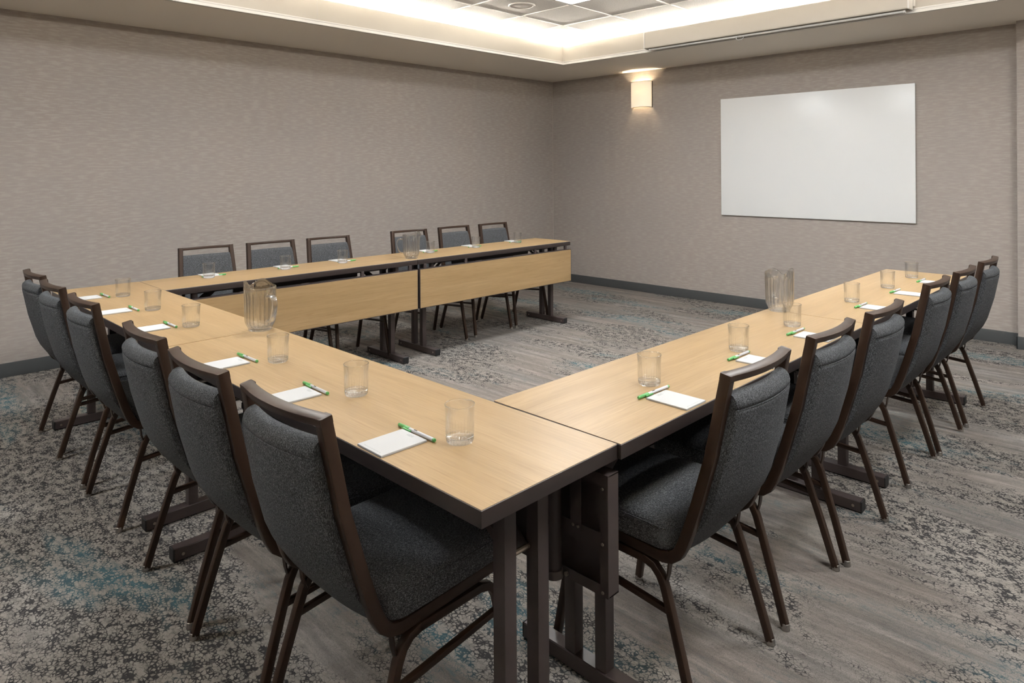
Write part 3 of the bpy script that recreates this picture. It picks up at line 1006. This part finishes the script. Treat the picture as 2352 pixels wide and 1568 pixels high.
# ================================================================== pitchers
def make_pitcher():
    """spout towards -x, handle towards +x"""
    root = empty('water_pitcher')
    n = 180
    FL = 20
    outer = [(0.0, 0.004), (0.035, 0.004), (0.046, 0.0), (0.0495, 0.003), (0.0505, 0.012), (0.056, 0.024), (0.0615, 0.036), (0.0632, 0.05), (0.0640, 0.08), (0.0650, 0.12), (0.0660, 0.158),
             (0.0666, 0.166), (0.0668, 0.172), (0.0672, 0.178), (0.0674, 0.186)]
    inner = [(0.0660, 0.1873), (0.0644, 0.186), (0.0642, 0.178), (0.0638, 0.172), (0.0632, 0.164), (0.0612, 0.155), (0.0606, 0.12), (0.0596, 0.08), (0.0588, 0.05), (0.0568, 0.034), (0.050, 0.020), (0.040, 0.0135), (0.02, 0.0125), (0.0, 0.0125)]
    prof = outer + inner
    no = len(outer)

    def fn(i, a, r, z):
        rel = abs(((a - PI + PI) % (2 * PI)) - PI)      # 0 at the spout (-x)
        deg = math.degrees(rel)
        if z >= 0.164 and i >= 9:
            t = min(1.0, (z - 0.164) / 0.022)
            hump = 0.026 * math.exp(-((deg - 40) / 30) ** 2) - 0.006 * math.exp(-(deg / 12) ** 2)
            z = z + hump * t
            r = r + t * (0.011 * math.exp(-(deg / 13) ** 2))
        if i >= no and 0.03 < z < 0.157:
            r = r + 0.0021 * math.cos(a * FL) - 0.0004
        elif 3 <= i < no and 0.02 < z < 0.160:
            r = r + 0.0009 * math.cos(a * FL)
        return r, z
    MB().lathe(prof, n, fn=fn).obj('jug', 'plastic', root, smooth=60, recalc=True)
    hp = [(0.0655, 0.150), (0.078, 0.153), (0.094, 0.152), (0.104, 0.145), (0.109, 0.132), (0.110, 0.112), (0.106, 0.088), (0.098, 0.066), (0.088, 0.052), (0.076, 0.046), (0.0645, 0.047)]
    MB().sweep([(x, 0, z) for x, z in hp], rr(0.0125, 0.0052, 0.0045, 4), side=(0, 1, 0)).obj('handle', 'glass_base', root, smooth=60)
    return root


pit = make_pitcher()
for k, (x, y, rz, lab) in enumerate((
        (1.818, 0.401, 0.12, 'clear fluted plastic pitcher on the left row beside the table seam'),
        (0.366, 2.304, -2.36, 'clear fluted plastic pitcher standing on the back row'),
        (3.279, 2.306, 2.25, 'clear fluted plastic pitcher on the right row beside the wall view'))):
    o = pit if k == 0 else copy_tree(pit)
    o.location = (x, y, HT)
    o.rotation_euler = (0, 0, rz)
    tag(o, lab, 'pitcher', 'clear water pitchers')


# ================================================================== pens and note pads
def make_pen():
    """lies along x, cap towards -x, resting on z = 0"""
    root = empty('ballpoint_pen')
    r = 0.0052

    def turn(prof, name, mat, par, smooth=40):
        m = MB().lathe(prof, 20)
        m.v = [(z, y, x + r) for x, y, z in m.v]        # axis onto x
        return m.obj(name, mat, par, smooth=smooth, recalc=True)
    turn([(0, -0.030), (r - 0.0004, -0.030), (r - 0.0003, 0.072), (0, 0.072)], 'barrel', 'pen_white', root)
    cap = turn([(0, -0.0765), (0.0036, -0.0765), (0.0047, -0.075), (0.0058, -0.030), (0.0055, -0.0285), (0.0045, -0.0285), (0, -0.030)], 'cap', 'green', root)
    MB().box(-0.048, -0.014, -0.0096, -0.0056, r - 0.0022, r + 0.0022, 0.0012, 2).box(-0.048, -0.040, -0.0070, -0.0040, r - 0.0020, r + 0.0020).obj('clip', 'green', cap)
    turn([(0, 0.072), (0.0049, 0.072), (0.0049, 0.0775), (0.004, 0.0785), (0, 0.0785)], 'end_plug', 'green', root)
    MB().box(-0.008, 0.006, -0.0022, 0.0010, 2 * r - 0.0012, 2 * r - 0.00035).obj('print_mark', 'black', root, smooth=0)
    return root


def make_pad():
    root = empty('note_pad')
    w, h = 0.0525, 0.0680
    MB().box(-w, w, -h, h, 0.0008, 0.0052, 0.0006, 1).obj('paper', 'pad', root, smooth=0)
    MB().box(-w, w, -h, h, 0.0, 0.00075).obj('card_back', 'card', root, smooth=0)
    return root


pen0, pad0 = make_pen(), make_pad()
used = {'pen': False, 'pad': False}


def put(kind, x, y, rz, lab, cat, grp):
    base = pen0 if kind == 'pen' else pad0
    o = copy_tree(base) if used[kind] else base
    used[kind] = True
    o.location = (x, y, HT)
    o.rotation_euler = (0, 0, rz)
    tag(o, lab, cat, grp)


# left row: glass, pen cap x, pad right edge
LEFT = [(3.362, 0.200, 3.166, 0.153, 3.303), (2.860, 0.218, 2.647, 0.156, 2.789), (2.341, 0.223, 2.147, 0.162, 2.294),
        (1.532, 0.218, 1.362, 0.161, 1.509), (1.018, 0.223, 0.846, 0.164, 0.986), (0.493, 0.236, 0.332, 0.169, 0.470)]
for k, (gx, gy, px, py, pr_) in enumerate(LEFT):
    put_glass(gx, gy, 'clear ribbed tumbler on the left row, ' + ORD[k], 'tumblers on the left row')
    put('pen', px + 0.0775, py, random.uniform(-0.02, 0.03), 'green-capped white pen on the left row, ' + ORD[k], 'pen', 'pens on the left row')
    put('pad', pr_ - 0.0525, 0.0735, random.uniform(-0.02, 0.02) - 0.01, 'small white note pad on the left row, ' + ORD[k], 'note pad', 'note pads on the left row')
RROW = [(3.451, 0.919, 0.772, 3.512, 0.787), (3.470, 1.492, 1.330, 3.512, 1.345), (3.453, 2.028, 1.838, 3.513, 1.838),
        (3.454, 2.775, 2.604, 3.526, 2.620), (3.463, 3.338, 3.155, 3.530, 3.148), (3.461, 3.831, 3.648, 3.538, 3.645)]
for k, (gx, gy, cy_, px, pd) in enumerate(RROW):
    put_glass(gx, gy, 'clear ribbed tumbler on the right row, ' + ORD[k], 'tumblers on the right row')
    put('pen', px, cy_ + 0.0765, PI / 2 - 0.04 + random.uniform(-0.01, 0.02), 'green-capped white pen on the right row, ' + ORD[k], 'pen', 'pens on the right row')
    put('pad', 3.594 + 0.0075 * (gy - 0.9), pd + 0.0525, PI / 2 + RA + random.uniform(-0.02, 0.02), 'small white note pad on the right row, ' + ORD[k], 'note pad', 'note pads on the right row')
BROW = [(0.169, 0.823, 0.953, 0.160), (0.178, 1.345, 1.469, 0.172), (0.191, 1.792, 1.935, 0.182), (0.181, 2.630, 2.746, 0.190), (0.188, 3.138, 3.246, 0.194), (0.175, 3.685, 3.780, 0.194)]
for k, (gx, gy, cy_, px) in enumerate(BROW):
    px = min(px, gx - 0.052 + 0.036 * 0)
    put_glass(gx + 0.012, gy, 'clear ribbed tumbler on the back row, ' + FORD[k], 'tumblers on the back row')
    put('pen', gx - 0.036, cy_ - 0.0765, -PI / 2 + random.uniform(-0.03, 0.03), 'green-capped white pen on the back row, ' + FORD[k], 'pen', 'pens on the back row')
    put('pad', 0.0715, gy + 0.050, -PI / 2 + random.uniform(-0.03, 0.03), 'small white note pad on the back row, ' + FORD[k], 'note pad', 'note pads on the back row')
